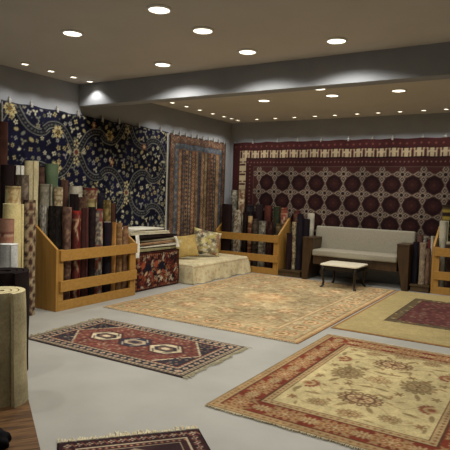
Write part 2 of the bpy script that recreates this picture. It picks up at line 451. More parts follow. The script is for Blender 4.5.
# clips along the top edges
def make_clip():
    t = empty('carpet_clip')
    bm = bmesh.new(); add_box(bm, (-.016, -.02, -.035), (.016, .02, .02), .004); bm_obj('jaw', bm, M['clip'], t)
    bm = bmesh.new(); add_box(bm, (-.008, -.010, .02), (.008, .010, .055), .003); bm_obj('hook', bm, M['clip'], t)
    return t
proto = make_clip(); used = [0]
def clips(locs, rz, what):
    for k, p in enumerate(locs):
        o = proto if used[0] == 0 else copy_tree(proto); used[0] += 1
        o.location = p; o.rotation_euler = (0, 0, rz)
        tag(o, '%s small metal clip from the left on the top edge of the %s' % (ORD[k], what), 'clip', 'clips holding up the ' + what)
clips([(XL + .024, float(at_x(px, 110, XL)[1]), 2.58) for px in (8, 30, 56, 77, 101, 118, 138, 160)], PI / 2, 'navy flowered carpet')
clips([(XL + .024, y, 2.565) for y in np.linspace(7.6, 9.3, 10)], PI / 2, 'striped carpet')
clips([(float(at_y(px, 140, YB)[0]), YB - .026, 2.595) for px in (236, 254, 278, 298, 322, 349, 373, 393, 423, 446)], 0, 'maroon star carpet')

# ------------------------------------------------------------------ floor rugs
def floor_pos(x0, y0, cv, z=.011, ang=0.0):
    def pos(X, Y):
        ca, sa = math.cos(ang), math.sin(ang)
        e = np.minimum(np.minimum(X, cv.w - X), np.minimum(Y, cv.h - Y))
        zz = z + .002 * (vnoise(X * 3 + 5, Y * 3, 5) - .5) - .004 * np.exp(-e / .012)
        return np.stack([x0 + X * ca - Y * sa, y0 + X * sa + Y * ca, zz], -1)
    return pos
def fringe(parent, p0, p1, out, n, L, mat, seed):
    rs = random.Random(seed); V = []; F = []
    p0 = Vector(p0); p1 = Vector(p1); out = Vector(out).normalized(); al = (p1 - p0).normalized()
    for k in range(n):
        b = p0.lerp(p1, (k + rs.uniform(.1, .9)) / n); d = (out + al * rs.uniform(-.45, .45)).normalized(); l = L * rs.uniform(.6, 1.1) * (.8 + .35 * math.sin(k * .21 + seed) * math.sin(k * .083 + 2 * seed))
        wv = Vector((-d.y, d.x, 0)) * .004; b.z = .009
        i = len(V); zz = rs.uniform(.004, .010)
        for q, s in ((0, 1), (.5, .9), (1, .5)):
            c = b + d * l * q; c.z = .009 * (1 - q) + zz * q * .8 + (.004 if q == .5 else 0)
            V += [tuple(c - wv * s), tuple(c + wv * s)]
        F += [(i, i + 1, i + 3, i + 2), (i + 2, i + 3, i + 5, i + 4)]
    me = bpy.data.meshes.new('fringe'); me.from_pydata(V, [], F)
    o = link_mesh('fringe', me, mat, parent)
    md = o.modifiers.new('thick', 'SOLIDIFY'); md.thickness = .003
    return o

# big golden beige rug
def beige_canvas():
    w, h = 2.73, 3.98
    cv = Canvas(w, h, .0135, (170, 148, 104))
    cols = [(142, 108, 74), (196, 178, 134), (152, 128, 86), (140, 118, 80), (206, 188, 146), (152, 114, 80), (126, 108, 74)]
    def fl(x, y, rs):
        c = rs.choice(cols); k = rs.random(); r = rs.uniform(.022, .05)
        if k < .5: cv.rose(x, y, r, rs.choice((5, 6, 8)), c, rs.uniform(0, 6), .3, .75); cv.disk(x, y, r * .4, rs.choice(cols), .8)
        elif k < .75: cv.ell(x, y, r * 1.4, r * .4, rs.uniform(0, PI), c, .75)
        else: cv.ring(x, y, r, .018, c, .7)
    cv.scatter(1500, fl, 31, .045)
    cv.frame(.0, .03, (168, 124, 78)); cv.frame(.03, .07, (196, 164, 112), .8); cv.frame(.07, .085, (146, 98, 60), .8); cv.frame(.40, .415, (146, 98, 60), .75); cv.frame(.415, .45, (200, 172, 122), .7); cv.frame(.45, .465, (150, 104, 64), .6)
    def pal(x, y, k):
        cv.rose(x, y, .12, 8, (204, 176, 124), k, .2, .85); cv.ring(x, y, .08, .022, (158, 94, 58), .85); cv.disk(x, y, .04, (140, 112, 70))
    n = 12
    for k in range(n):
        y = .3 + (h - .6) * k / (n - 1)
        for x in (.24, w - .24): pal(x, y, k)
    for k in range(8):
        x = .3 + (w - .6) * k / 7
        for y in (.24, h - .24): pal(x, y, k)
    cv.rose(w / 2, h / 2, .5, 12, (204, 172, 116), 0, .15, .45); cv.rose(w / 2, h / 2, .32, 8, (170, 112, 70), 0, .2, .5); cv.rose(w / 2, h / 2, .2, 8, (208, 180, 128), 0, .2, .6)
    for y in (.85, 1.3, 2.7, 3.15):
        for x in (.75, w / 2, w - .75): cv.rose(x, y, .16, 8, (160, 104, 64), y, .25, .55); cv.rose(x, y, .09, 6, (212, 186, 136), y, .25, .7)
    cv.mottle(.16, .5, 33); cv.mottle(.15, .06, 35)
    return cv
c = beige_canvas()
o = grid_mesh('floor_rug', c, floor_pos(-4.86, 4.95, c), M['pile'], solid=.009)
tag(o, 'large golden beige floral rug lying in the middle of the grey floor', 'rug', 'rugs on the floor')
fringe(o, (-4.84, 4.95, 0), (-2.15, 4.95, 0), (0, -1, 0), 200, .03, M['fringe'], 3)

# red tribal rug with three medallions
def tribal_canvas():
    w, h = 1.92, 1.08
    cv = Canvas(w, h, .009, (118, 64, 53))
    navy = (44, 44, 58)
    # navy corners cut the field to a hexagon
    cxm, cym = w / 2, h / 2
    d = (np.abs(cv.X - cxm) - (.78 - np.abs(cv.Y - cym) * .8))
    k = (np.clip(d / .01 + .5, 0, 1))[..., None]; cv.a = cv.a * (1 - k) + np.array((46, 45, 52)) * k
    kk = (np.abs(d) < .012)[..., None]; cv.a = np.where(kk, np.array((190, 170, 136.)), cv.a)
    rs = random.Random(4)
    mot = [(160, 140, 112), (60, 46, 50), (146, 94, 72), (84, 44, 40), (130, 110, 88)]
    def bit(x, y, r_): 
        c = r_.choice(mot)
        if r_.random() < .5: cv.dia(x, y, .018, .018, c)
        else: cv.rect(x - .014, y - .007, x + .014, y + .007, c)
    cv.scatter(420, bit, 41, .038, (.2, .2, w - .2, h - .2))
    for x, c1, c2 in ((cxm - .38, (198, 178, 140), (58, 52, 56)), (cxm, (52, 52, 66), (176, 156, 124)), (cxm + .38, (198, 178, 140), (58, 52, 56))):
        def hexa(rx, ry, c):
            cv.put(x, cym, max(rx, ry) * 1.1, lambda dx, dy: np.maximum(abs(dy) - ry, abs(dx) * .75 + abs(dy) * .6 - rx * .75), c)
        hexa(.215, .165, (72, 42, 42)); hexa(.19, .14, c1); hexa(.135, .08, c2); hexa(.09, .055, (110, 84, 70)); hexa(.05, .03, c1)
        for q in (-1, 1):
            cv.line([(x + q * .05, cym - .13), (x + q * .11, cym - .06)], .014, c2); cv.line([(x + q * .05, cym + .13), (x + q * .11, cym + .06)], .014, c2)
    cv.frame(0, .02, (66, 56, 54)); cv.frame(.02, .055, (160, 140, 110)); cv.frame(.055, .14, (50, 46, 52)); cv.frame(.14, .17, (166, 146, 116)); cv.frame(.17, .185, (92, 44, 38))
    for e, st, c, r in ((.0375, .045, (66, 48, 52), .012), (.155, .045, (100, 50, 44), .011)):
        for x in np.arange(e, w - e + .01, st):
            for y in (e, h - e): cv.dia(x, y, r, r, c)
        for y in np.arange(e, h - e + .01, st):
            for x in (e, w - e): cv.dia(x, y, r, r, c)
    for x in np.arange(.1, w - .05, .085):
        for y in (.0975, h - .0975): cv.dia(x, y, .032, .03, (186, 168, 136)); cv.dia(x, y, .015, .015, (140, 66, 50))
    for y in np.arange(.1, h - .05, .085):
        for x in (.0975, w - .0975): cv.dia(x, y, .03, .032, (186, 168, 136)); cv.dia(x, y, .015, .015, (140, 66, 50))
    cv.mottle(.2, .25, 44)
    return cv
c = tribal_canvas(); ang = math.radians(.8)
o = grid_mesh('floor_rug', c, floor_pos(-4.40, 3.41, c, ang=ang), M['pile'], solid=.009)
tag(o, 'small red tribal rug with three diamond medallions on the grey floor', 'rug', 'rugs on the floor')
fringe(o, (-4.40, 3.42, 0), (-4.415, 4.49, 0), (-1, 0, 0), 110, .07, M['fringe_grey'], 6)
fringe(o, (-2.48, 3.44, 0), (-2.495, 4.51, 0), (1, 0, 0), 110, .07, M['fringe_grey'], 7)

# cream floral rug with red border
def ziegler_canvas():
    w, h = 1.80, 2.42                                   # x -2.02..-.22, y 3.08..5.50
    cv = Canvas(w, h, .0082, (190, 171, 117))
    ox, oy = -2.02, 3.08
    red = (124, 52, 34); tan = (168, 136, 86); dk = (92, 58, 40); ol = (128, 106, 68)
    cv.frame(0, .02, (142, 116, 76)); cv.frame(.02, .075, (164, 134, 88)); cv.frame(.075, .085, dk); cv.frame(.085, .285, red); cv.frame(.285, .295, dk); cv.frame(.295, .345, (166, 140, 94)); cv.frame(.345, .358, (116, 76, 50))
    def small(e, st, c, r):
        for x in np.arange(e, w - e + .01, st):
            for y in (e, h - e): cv.dia(x, y, r, r * .8, c)
        for y in np.arange(e, h - e + .01, st):
            for x in (e, w - e): cv.dia(x, y, r * .8, r, c)
    small(.047, .05, (136, 82, 54), .015); small(.32, .05, (130, 80, 52), .015)
    def palm(x, y, r, c, c2, c3, sx=1.0, sy=1.0, n=12):
        """a many petalled flower head: outlined petals, pale inside, dark eye"""
        for k in range(n):
            a = (k + .5) * 2 * PI / n; cv.ell(x + math.cos(a) * r * .8 * sx, y + math.sin(a) * r * .8 * sy, r * .24, r * .17, a, c); 
        for k in range(n):
            a = (k + .5) * 2 * PI / n; cv.ell(x + math.cos(a) * r * .78 * sx, y + math.sin(a) * r * .78 * sy, r * .14, r * .09, a, c2)
        cv.ell(x, y, r * .68 * sx, r * .68 * sy, 0, c); cv.ell(x, y, r * .56 * sx, r * .56 * sy, 0, c2)
        for k in range(8):
            a = k * PI / 4; cv.ell(x + math.cos(a) * r * .36 * sx, y + math.sin(a) * r * .36 * sy, r * .13, r * .07, a, c3)
        cv.ell(x, y, r * .2 * sx, r * .2 * sy, 0, c); cv.ell(x, y, r * .1 * sx, r * .1 * sy, 0, c3)
    def bord(x, y, k, vert):
        e = (1.0, 1.5) if vert else (1.5, 1.0)
        if k % 2 == 0: palm(x, y, .088, tan, (146, 92, 58), (188, 164, 116), *e)
        else: palm(x, y, .055, (160, 130, 84), (180, 156, 108), (120, 60, 40), *e)
        for q in (-1, 1):
            a = (PI / 2 if vert else 0); dx, dy = (.066 * q, .09) if vert else (.09, .066 * q)
            cv.ell(x + dx, y + dy, .034, .012, a + q * .6, (164, 134, 86)); cv.ell(x - dx, y - dy, .04, .013, a + q * .6, (150, 116, 74))
    nv = 11
    for k in range(nv + 1):
        y = .185 + (h - .37) * k / nv
        for x in (.185, w - .185): bord(x, y, k, True)
    nh = 8
    for k in range(1, nh):
        x = .185 + (w - .37) * k / nh
        for y in (.185, h - .185): bord(x, y, k, False)
    X0, Y0 = -1.12 - ox, 4.34 - oy
    def vine(pts, c=(150, 128, 84)): cv.line(smooth_pts(pts, 6), .009, c, .7)
    for sx in (-1, 1):
        for sy in (-1, 1):
            vine([(X0, Y0 + sy * .1), (X0 + sx * .18, Y0 + sy * .2), (X0 + sx * .12, Y0 + sy * .4), (X0 + sx * .3, Y0 + sy * .5), (X0 + sx * .42, Y0 + sy * .3)])
            vine([(X0 + sx * .05, Y0 + sy * .5), (X0 + sx * .2, Y0 + sy * .62), (X0 + sx * .3, Y0 + sy * .8), (X0 + sx * .48, Y0 + sy * .7)])
            # half flowers in brick red growing from the border
            x, y = X0 + sx * .47, Y0 + sy * .40
            for k in range(9):
                a = PI / 2 * (1 - sx) + (k - 4) * .36 + PI; cv.ell(x + math.cos(a) * .075, y + math.sin(a) * .075, .020, .012, a, (132, 68, 46))
            cv.ell(x, y, .055, .055, 0, (176, 146, 96)); cv.ell(x, y, .03, .03, 0, (140, 84, 54))
            palm(X0 + sx * .26, Y0 + sy * .73, .07, ol, (176, 150, 100), (112, 74, 48), 1.2)
            cv.rose(X0 + sx * .46, Y0 + sy * .74, .045, 6, (140, 104, 66)); cv.rose(X0 + sx * .2, Y0 + sy * .22, .045, 6, (128, 100, 62)); cv.rose(X0 + sx * .46, Y0 + sy * .17, .045, 5, (136, 110, 70))
            for a, b, t in ((.12, .34, .5), (.33, .2, 1.2), (.36, .58, .2), (.1, .66, 1.0), (.5, .56, 1.4), (.06, .2, .2)):
                cv.ell(X0 + sx * a, Y0 + sy * b, .06, .019, sx * sy * t, (138, 116, 74))
    palm(X0 - .02, Y0, .085, (142, 114, 72), (182, 156, 106), (118, 84, 54), 1.35)
    for sy in (-1, 1): palm(X0 - .02, Y0 + sy * .49, .135, (104, 74, 48), (184, 156, 108), (112, 66, 46), 1.3, 1.0, 16)
    for sx in (-1, 1): palm(X0 + sx * .29, Y0 + .03, .135, (124, 102, 64), (156, 132, 88), (104, 80, 52), 1.05, 1.2, 14)
    for sy in (-1, 1): palm(X0, Y0 + sy * .80, .075, (136, 104, 66), (178, 150, 100), (106, 72, 46), 1.3)
    def leaf(x, y, rs): cv.ell(x, y, rs.uniform(.022, .042), .012, rs.uniform(0, PI), rs.choice([(146, 122, 80), (140, 96, 62), (130, 108, 68), (164, 134, 88)]), .8)
    cv.scatter(80, leaf, 52, .09, (.38, .38, w - .38, h - .38))
    cv.mottle(.14, .3, 53); cv.mottle(.12, .04, 54)
    return cv
c = ziegler_canvas()
o = grid_mesh('floor_rug', c, floor_pos(-2.02, 3.08, c), M['pile'], solid=.009)
tag(o, 'cream rug with brown flower medallions and wide brick red border, front right of floor', 'rug', 'rugs on the floor')
fringe(o, (-2.01, 3.08, 0), (-.23, 3.08, 0), (0, -1, 0), 190, .022, M['fringe'], 9)
fringe(o, (-2.01, 5.5, 0), (-.23, 5.5, 0), (0, 1, 0), 190, .022, M['fringe'], 10)

# plain wheat rug with red centre
def wheat_canvas():
    w, h = 2.6, 3.12                                    # x -2.10.., y 5.80..8.92
    cv = Canvas(w, h, .014, (168, 148, 94))
    ox, oy = -2.10, 5.80
    cv.frame(0, .035, (150, 108, 60)); cv.frame(.035, .05, (176, 146, 86))
    x0, x1, y0, y1 = .40, w - .40, .76, 2.58
    cv.rect(x0, y0, x1, y1, (96, 82, 56)); cv.rect(x0 + .13, y0 + .13, x1 - .13, y1 - .13, (98, 52, 48))
    def bb(x, y, rs):
        inner = x0 + .14 < x < x1 - .14 and y0 + .14 < y < y1 - .14
        c = rs.choice([(132, 84, 72), (78, 40, 40), (124, 98, 78), (72, 50, 48)] if inner else [(160, 136, 86), (84, 66, 46), (128, 78, 54), (72, 64, 54)])
        cv.rose(x, y, rs.uniform(.018, .036), 5, c, rs.uniform(0, 6))
    cv.scatter(700, bb, 61, .045, (x0 + .02, y0 + .02, x1 - .02, y1 - .02))
    cv.frame(.0, .012, (70, 50, 38), 1, x0, y0, x1, y1); cv.frame(.125, .14, (74, 44, 38), 1, x0, y0, x1, y1)
    cv.mottle(.08, .4, 63); cv.mottle(.08, .05, 65)
    return cv
c = wheat_canvas()
o = grid_mesh('floor_rug', c, floor_pos(-2.10, 5.80, c), M['pile'], solid=.009)
tag(o, 'plain wheat coloured rug with a dark red patterned centre, right of the floor', 'rug', 'rugs on the floor')

# dark rug at the lower edge, turned on the floor
def dark_canvas():
    w, h = .86, 1.3
    cv = Canvas(w, h, .0065, (70, 32, 34))
    cv.frame(0, .012, (40, 26, 28)); cv.frame(.012, .10, (58, 34, 36)); cv.frame(.10, .112, (180, 160, 130)); cv.frame(.112, .15, (66, 40, 40)); cv.frame(.15, .16, (160, 140, 112)); cv.frame(.16, 2, (60, 40, 42))
    for k, x in enumerate(np.arange(.06, w - .02, .062)):
        for y in (.056, h - .056):
            cv.rose(x, y, .022, 4, (176, 160, 132), PI / 4 * (k % 2), .35); cv.disk(x, y, .008, (110, 44, 40)); cv.line([(x + .02, y - .02), (x + .042, y + .02)], .008, (150, 90, 70))
    for k, y in enumerate(np.arange(.06, h - .02, .062)):
        for x in (.056, w - .056):
            cv.rose(x, y, .022, 4, (176, 160, 132), PI / 4 * (k % 2), .35); cv.disk(x, y, .008, (110, 44, 40)); cv.line([(x - .02, y + .02), (x + .02, y + .042)], .008, (150, 90, 70))
    for k, x in enumerate(np.arange(.13, w - .1, .036)):
        for y in (.131, h - .131): cv.dia(x, y, .011, .011, (176, 120, 90))
    for q in range(4):
        y = .3 + .26 * q
        cv.dia(w / 2, y, .2, .13, (150, 128, 104)); cv.dia(w / 2, y, .14, .09, (90, 36, 36)); cv.dia(w / 2, y, .06, .04, (176, 156, 128))
    cv.mottle(.2, .2, 71)
    return cv
c = dark_canvas()
# x axis of the rug along its fringed end; far corner pixel (57,445) to (197,430)
p0 = np.array([-2.40, 2.09]); p1 = np.array([-1.83, 2.74]); u = p1 - p0; u /= np.linalg.norm(u); v = np.array([u[1], -u[0]])
def posd(X, Y):
    e = np.minimum(np.minimum(X, c.w - X), np.minimum(Y, c.h - Y))
    return np.stack([p0[0] + u[0] * X + v[0] * Y, p0[1] + u[1] * X + v[1] * Y, .011 - .004 * np.exp(-e / .012) + 0 * X], -1)
o = grid_mesh('floor_rug', c, posd, M['pile'], solid=-.009)
tag(o, 'small dark maroon rug with fringed end cut off by the bottom edge of the photo', 'rug', 'rugs on the floor')
fringe(o, (p0[0], p0[1], 0), (p0[0] + u[0] * .86, p0[1] + u[1] * .86, 0), (-v[0], -v[1], 0), 95, .075, M['fringe'], 12)

# ------------------------------------------------------------------ roll racks
def make_rack(L, label, D=.48, group='oak racks for rolled carpets'):
    """front face on local +y=0 side facing -y; x runs 0..L, depth runs to y=D"""
    t = empty('carpet_rack'); tag(t, label, 'rack', group)
    T = .035
    for x in (0, L - T):
        prism('side_panel', [(0, 0), (D, 0), (D, 1.08), (D - .03, 1.08), (.0, .77)], 'x', x, x + T, M['oak_z'], t)
    box('base_board', (T, .0, 0), (L - T, .03, .12), M['oak_y'], t)
    box('base_shelf', (T, .03, .03), (L - T, D, .05), M['oak_y'], t, bev=0)
    for x in (T, L - T - .08): box('post', (x, .0, .12), (x + .08, .03, .76), M['oak_z'], t)
    for z in (.24, .62): box('rail', (T + .01, -.035, z), (L - .01, -.001, z + .135), M['oak_y'], t)
    return t
r = make_rack(1.45, 'golden oak rack of rolled carpets at left, nearest the viewer')
r.location = (-5.09, 4.38, 0); r.rotation_euler = (0, 0, PI / 2)
r = make_rack(1.435, 'golden oak rack of rolled carpets in the back left corner beside the grey sofa'); r.location = (-5.795, 9.04, 0)
r = make_rack(1.3, 'golden oak rack cut by the right frame edge beyond the grey sofa'); r.location = (-1.62, 9.06, 0)

# ------------------------------------------------------------------ rolled carpets
def roll_cols(S, Z, h, pal, kind, seed):
    """S arc length, Z height; returns sRGB colours"""
    base, c1, c2 = [np.array(q, float) for q in pal]
    a = np.zeros(S.shape + (3,)) + base
    def put(mask, c, al=1.0):
        k = np.clip(mask, 0, 1)[..., None] * al; a[:] = a * (1 - k) + c * k
    n = lambda sc, o=0: vnoise(S / sc + seed * 3.7 + o, Z / sc + seed * 1.3 + o, seed % 90)
    if kind == 'floral':
        put((n(.035) - .52) * 9, c1); put((n(.05, 20) - .62) * 9, c2); put((n(.02, 40) - .7) * 8, c1 * .7)
    elif kind == 'motif':
        q = np.cos(S * 2 * PI / .11) + np.cos(Z * 2 * PI / .16); put((q - .5) * 4, c1); put((q - 1.35) * 5, c2); put((-1.2 - q) * 4, c2)
        put((n(.03) - .62) * 8, c2, .6)
    elif kind == 'bands':
        q = np.cos(Z * 2 * PI / .13); put((q - .2) * 4, c1); put((np.cos(Z * 2 * PI / .065 + 1) - .75) * 6 * (n(.03) > .45), c2)
    elif kind == 'medallion':
        q = np.abs(S % .24 - .12) / .12 + np.abs((Z + .1) % .42 - .21) / .21; put((.9 - q) * 6, c1); put((.55 - q) * 6, base); put((.32 - q) * 6, c2); put((n(.025) - .66) * 8, c2, .8)
    elif kind == 'speckle':
        put((n(.018) - .5) * 7, c1, .8); put((n(.03, 11) - .6) * 7, c2, .8)
    elif kind == 'plain':
        put((n(.06) - .5) * 2, c1, .5); put((n(.015, 3) - .6) * 4, c2, .25)
    if kind in ('floral', 'motif', 'medallion'):
        for z0, z1, c in ((h - .03, h, c2 * .6), (h - .12, h - .105, c1), (h - .18, h - .165, c1)): put(((Z >= z0) & (Z < z1)).astype(float), c, .7)
    a *= (1 + .25 * (n(.12, 7) - .5))[..., None]
    return a
def make_roll(x, y, r, h, z0, pal, kind, seed, edge=None, top=None, turns=3.6, name='carpet_roll', lean=(0, 0), flat=1.0, rot=None, taper=0.0):
    rs = random.Random(seed)
    edge = edge or tuple(int(q * .8) for q in pal[1])
    pitch = (r * .72) / turns; th = pitch * .8; n = 26; N = int(turns * n)
    ph0 = rs.uniform(0, 2 * PI) if rot is None else rot
    wob = rs.uniform(0, 6)
    def rad(i): return r - pitch * i / n * (0 if i < 0 else 1)
    zl = np.linspace(0, h, max(4, int(h / .022))); V = []; F = []; C = []; MI = []
    # outermost turn, finely divided for its pattern
    m_ = n + 1; zz = len(zl)
    Sg = np.zeros((zz, m_)); Zg = np.zeros((zz, m_))
    for j, z in enumerate(zl):
        for i in range(m_):
            a = ph0 + 2 * PI * i / n; f = 1 + taper * (1 - z / h)
            rr = (rad(i) + .004 * math.sin(3 * a + wob) + .003 * math.sin(z * 9 + wob)) * f
            V.append((rr * math.cos(a), rr * math.sin(a) * flat, z)); Sg[j, i] = r * 2 * PI * i / n; Zg[j, i] = z
    cols = roll_cols(Sg, Zg, h, pal, kind, seed)
    if top is not None: cols[Zg > h - top[1]] = np.array(top[0], float)
    C = list(cols.reshape(-1, 3))
    for j in range(zz - 1):
        for i in range(n): k = j * m_ + i; F.append((k, k + 1, k + 1 + m_, k + m_)); MI.append(0)
    # inner face, spiral turns and the rolled edge seen from above
    b = len(V); ec = np.array(edge, float)
    for i in range(N + 1):
        a = ph0 + 2 * PI * i / n; ro = rad(i) + .004 * math.sin(3 * a + wob); ri = ro - th
        for rr in (ro, ri):
            for k, z in enumerate((0, h)):
                f = 1 + taper * (1 - z / h)
                V.append((rr * f * math.cos(a), rr * f * math.sin(a) * flat, z)); C.append(ec)
    for i in range(N):
        p = b + 4 * i; q = p + 4
        F.append((p + 1, q + 1, q + 3, p + 3)); MI.append(1)          # top edge
        F.append((p + 2, p + 3, q + 3, q + 2)); MI.append(1)          # inner face
        if i >= n: F.append((p, q, q + 1, p + 1)); MI.append(1)      # outer face of inner turns
    for i in (0, N): p = b + 4 * i; F.append((p, p + 1, p + 3, p + 2)); MI.append(1)
    me = bpy.data.meshes.new(name); me.from_pydata(V, [], F)
    at = me.color_attributes.new('Col', 'FLOAT_COLOR', 'POINT'); cc = np.ones((len(V), 4), np.float32); cc[:, :3] = wool(np.array(C)); at.data.foreach_set('color', cc.ravel())
    o = link_mesh(name, me, [M['pile'], backing(edge)])
    me.polygons.foreach_set('material_index', MI); me.polygons.foreach_set('use_smooth', [m__ == 0 for m__ in MI])
    o.location = (x, y, z0); o.rotation_euler = (lean[0], lean[1], 0)
    return o
# palettes (base, second, accent)
CREAM = ((196, 182, 138), (180, 162, 116), (160, 136, 90)); BEIGE = ((172, 150, 108), (120, 92, 62), (196, 180, 140)); BROWN = ((74, 46, 34), (54, 34, 26), (98, 66, 48))
DARK = ((34, 24, 24), (46, 32, 30), (22, 16, 18)); PINKB = ((98, 70, 58), (78, 52, 44), (138, 106, 84)); RED = ((106, 46, 40), (164, 136, 100), (66, 34, 32))
GREYP = ((140, 134, 116), (104, 98, 88), (172, 166, 148)); GREEN = ((92, 112, 80), (84, 102, 72), (104, 122, 90)); OLIVE = ((112, 92, 46), (84, 66, 34), (140, 118, 66))
NAVY = ((34, 32, 44), (60, 52, 56), (90, 78, 70)); TANB = ((150, 112, 68), (122, 82, 50), (178, 142, 92)); WHITEP = ((190, 182, 158), (130, 112, 88), (90, 64, 52))
ORANGE = ((176, 120, 56), (150, 92, 40), (196, 146, 84)); WHITE = ((204, 200, 186), (190, 186, 172), (176, 172, 158)); RUST = ((150, 98, 76), (110, 62, 50), (176, 140, 112)); GREENR = ((40, 50, 34), (92, 42, 36), (110, 96, 64))
WHITEG = ((186, 186, 180), (170, 170, 166), (160, 160, 156)); YCREAM = ((194, 176, 116), (180, 160, 98), (168, 146, 88))
SEED = [100]
def roll(side, pc, ptop, pw, plane, pal, kind, label, z0=.052, group=None, **kw):
    """a roll whose top centre is seen at (pc, ptop) and stands at distance 'plane' (x for the left wall, y for the back wall)"""
    SEED[0] += 1
    p = at_x(pc, ptop, plane) if side == 'L' else at_y(pc, ptop, plane)   # 'Y' and 'B': plane is a y
    r = pw / 2 * depth(p) / FPX
    o = make_roll(float(p[0]), float(p[1]), r, float(p[2]) - z0, z0, pal, kind, SEED[0], **kw)
    tag(o, label, 'rolled carpet', group); return o
gA, gB, gC, gD, gE = ('carpet rolls standing against the left wall', 'carpet rolls in the left rack', 'carpet rolls in the back left rack', 'carpet rolls beside the sofa', 'carpet rolls in the right rack')
# --- against the left wall, nearest the viewer
roll('L', 0, 122, 17, -5.66, ((66, 38, 30), (80, 48, 38), (54, 30, 26)), 'plain', 'very tall brown carpet roll at the left frame edge, reaching up over the navy carpet', 0.002, gA)
roll('L', 8, 165, 15, -5.36, DARK, 'plain', 'black carpet roll standing in front of the very tall brown roll', .002, gA)
roll('L', 17.5, 165.5, 14, -5.68, WHITE, 'plain', 'white topped carpet roll standing behind the black roll and left of the tallest cream roll', .002, gA)
roll('L', 31, 161, 14.5, -5.66, CREAM, 'plain', 'tallest plain cream carpet roll left of the green roll', .002, gA, edge=(190, 176, 130))
roll('L', 22.5, 175, 14, -5.44, ((96, 80, 66), (70, 56, 48), (128, 116, 96)), 'speckle', 'grey brown speckled carpet roll in front of the tallest cream roll', .002, gA)
roll('L', 29.5, 200, 13, -5.22, ((150, 130, 96), (88, 52, 40), (64, 44, 38)), 'motif', 'tall beige and brown flowered carpet roll touching the left end of the near oak rack', .002, gA)
roll('L', 13.5, 186, 17, -5.13, ((186, 166, 116), (180, 160, 110), (150, 110, 60)), 'medallion', 'beige carpet roll with a brown medallion near its top', .002, gA)
roll('L', 12.5, 204, 21, -4.86, YCREAM, 'plain', 'yellowish cream carpet roll with pale rim below the medallion roll', .002, gA, edge=(206, 192, 144))
roll('L', 7, 219, 17, -4.6, RUST, 'bands', 'pinkish rust carpet roll with dark blue bands at the left frame edge', .002, gA, top=((150, 106, 84), .12))
roll('L', 9, 244, 19, -4.3, WHITEG, 'plain', 'pale grey carpet roll behind the thick dark brown roll', .002, gA, edge=(206, 206, 200))
# --- back row of the left rack
roll('L', 41.5, 167, 7, -5.745, PINKB, 'bands', 'pinkish brown banded roll squeezed between the tallest cream and the green roll', .002, gB)
roll('L', 52, 164, 13.5, -5.715, GREEN, 'plain', 'plain green carpet roll rising above the left rack', .002, gB, edge=(150, 156, 120))
roll('Y', 45.2, 184, 14, 4.61, ((132, 124, 104), (106, 98, 82), (160, 152, 130)), 'medallion', 'wide grey patterned carpet roll below the green roll in the left rack', .052, gB)
roll('Y', 58.5, 187, 10, 4.78, BEIGE, 'motif', 'beige carpet roll with dark flower right beside the wide grey patterned roll', .052, gB)
roll('L', 64.5, 180, 8, -5.66, ((90, 60, 48), (70, 44, 36), (110, 80, 64)), 'plain', 'brown carpet roll standing behind the beige dark flower roll', .002, gB)
roll('L', 75.5, 186, 15, -5.67, WHITEP, 'plain', 'white topped carpet roll at the back of the left rack', .002, gB, edge=(196, 190, 166))
roll('L', 91, 188, 15, -5.67, ((156, 134, 98), (110, 66, 52), (176, 160, 124)), 'floral', 'beige flowered carpet roll with a red rim at the back of the left rack', .002, gB, edge=(104, 40, 36), top=((96, 36, 34), .035))
roll('L', 101, 193, 9, -5.69, NAVY, 'plain', 'blackish navy carpet roll behind the olive roll in the left rack', .002, gB)
roll('L', 74, 194, 9, -5.47, DARK, 'plain', 'very dark brown carpet roll below the white topped back roll', .052, gB)
roll('L', 82.5, 197, 9, -5.47, ((92, 64, 48), (70, 46, 36), (110, 82, 62)), 'speckle', 'brown speckled carpet roll in front of the red rimmed back roll', .052, gB)
roll('L', 91.5, 199, 9, -5.47, ((150, 136, 84), (120, 100, 60), (176, 160, 108)), 'bands', 'yellowish beige banded carpet roll right of the brown speckled roll', .052, gB)
roll('L', 107.4, 200, 8, -5.46, OLIVE, 'floral', 'olive gold carpet roll standing tall near the right end of the left rack', .052, gB)
roll('L', 113.2, 203, 6, -5.48, BROWN, 'plain', 'dark brown carpet roll right of the olive gold roll', .052, gB)
# --- front row of the left rack
roll('Y', 43, 205, 6.5, 4.46, ((150, 146, 132), (90, 84, 78), (190, 186, 170)), 'speckle', 'white and grey speckled carpet roll just inside the left end of the near rack', .052, gB)
roll('Y', 55.4, 206, 15, 4.63, ((26, 22, 22), (40, 34, 30), (56, 46, 36)), 'speckle', 'thick black speckled carpet roll at the left end of the near rack', .052, gB)
roll('L', 67.5, 207, 9, -5.23, PINKB, 'speckle', 'pinkish brown carpet roll right of the thick black roll', .052, gB)
roll('L', 76.5, 211, 9, -5.23, RED, 'medallion', 'red and beige carpet roll with red rim in the front of the near rack', .052, gB, edge=(130, 36, 32), top=((150, 40, 34), .03))
roll('L', 85, 208, 8, -5.24, ((78, 42, 38), (62, 34, 32), (98, 58, 48)), 'plain', 'plain brownish red carpet roll right of the red and beige roll', .052, gB)
roll('L', 92, 207, 7.5, -5.25, DARK, 'speckle', 'dark brown carpet roll left of the white flowered roll in the near rack', .052, gB)
roll('L', 99.5, 209, 8.5, -5.23, ((160, 146, 116), (96, 84, 84), (130, 60, 48)), 'floral', 'white flowered carpet roll with thin red rim in the near rack', .052, gB, edge=(140, 40, 34), top=((130, 50, 42), .02))
roll('L', 107.5, 222, 9, -5.22, ((32, 26, 34), (44, 34, 38), (26, 20, 28)), 'plain', 'short blackish carpet roll with light rim near the right end of the near rack', .052, gB, edge=(160, 150, 140))
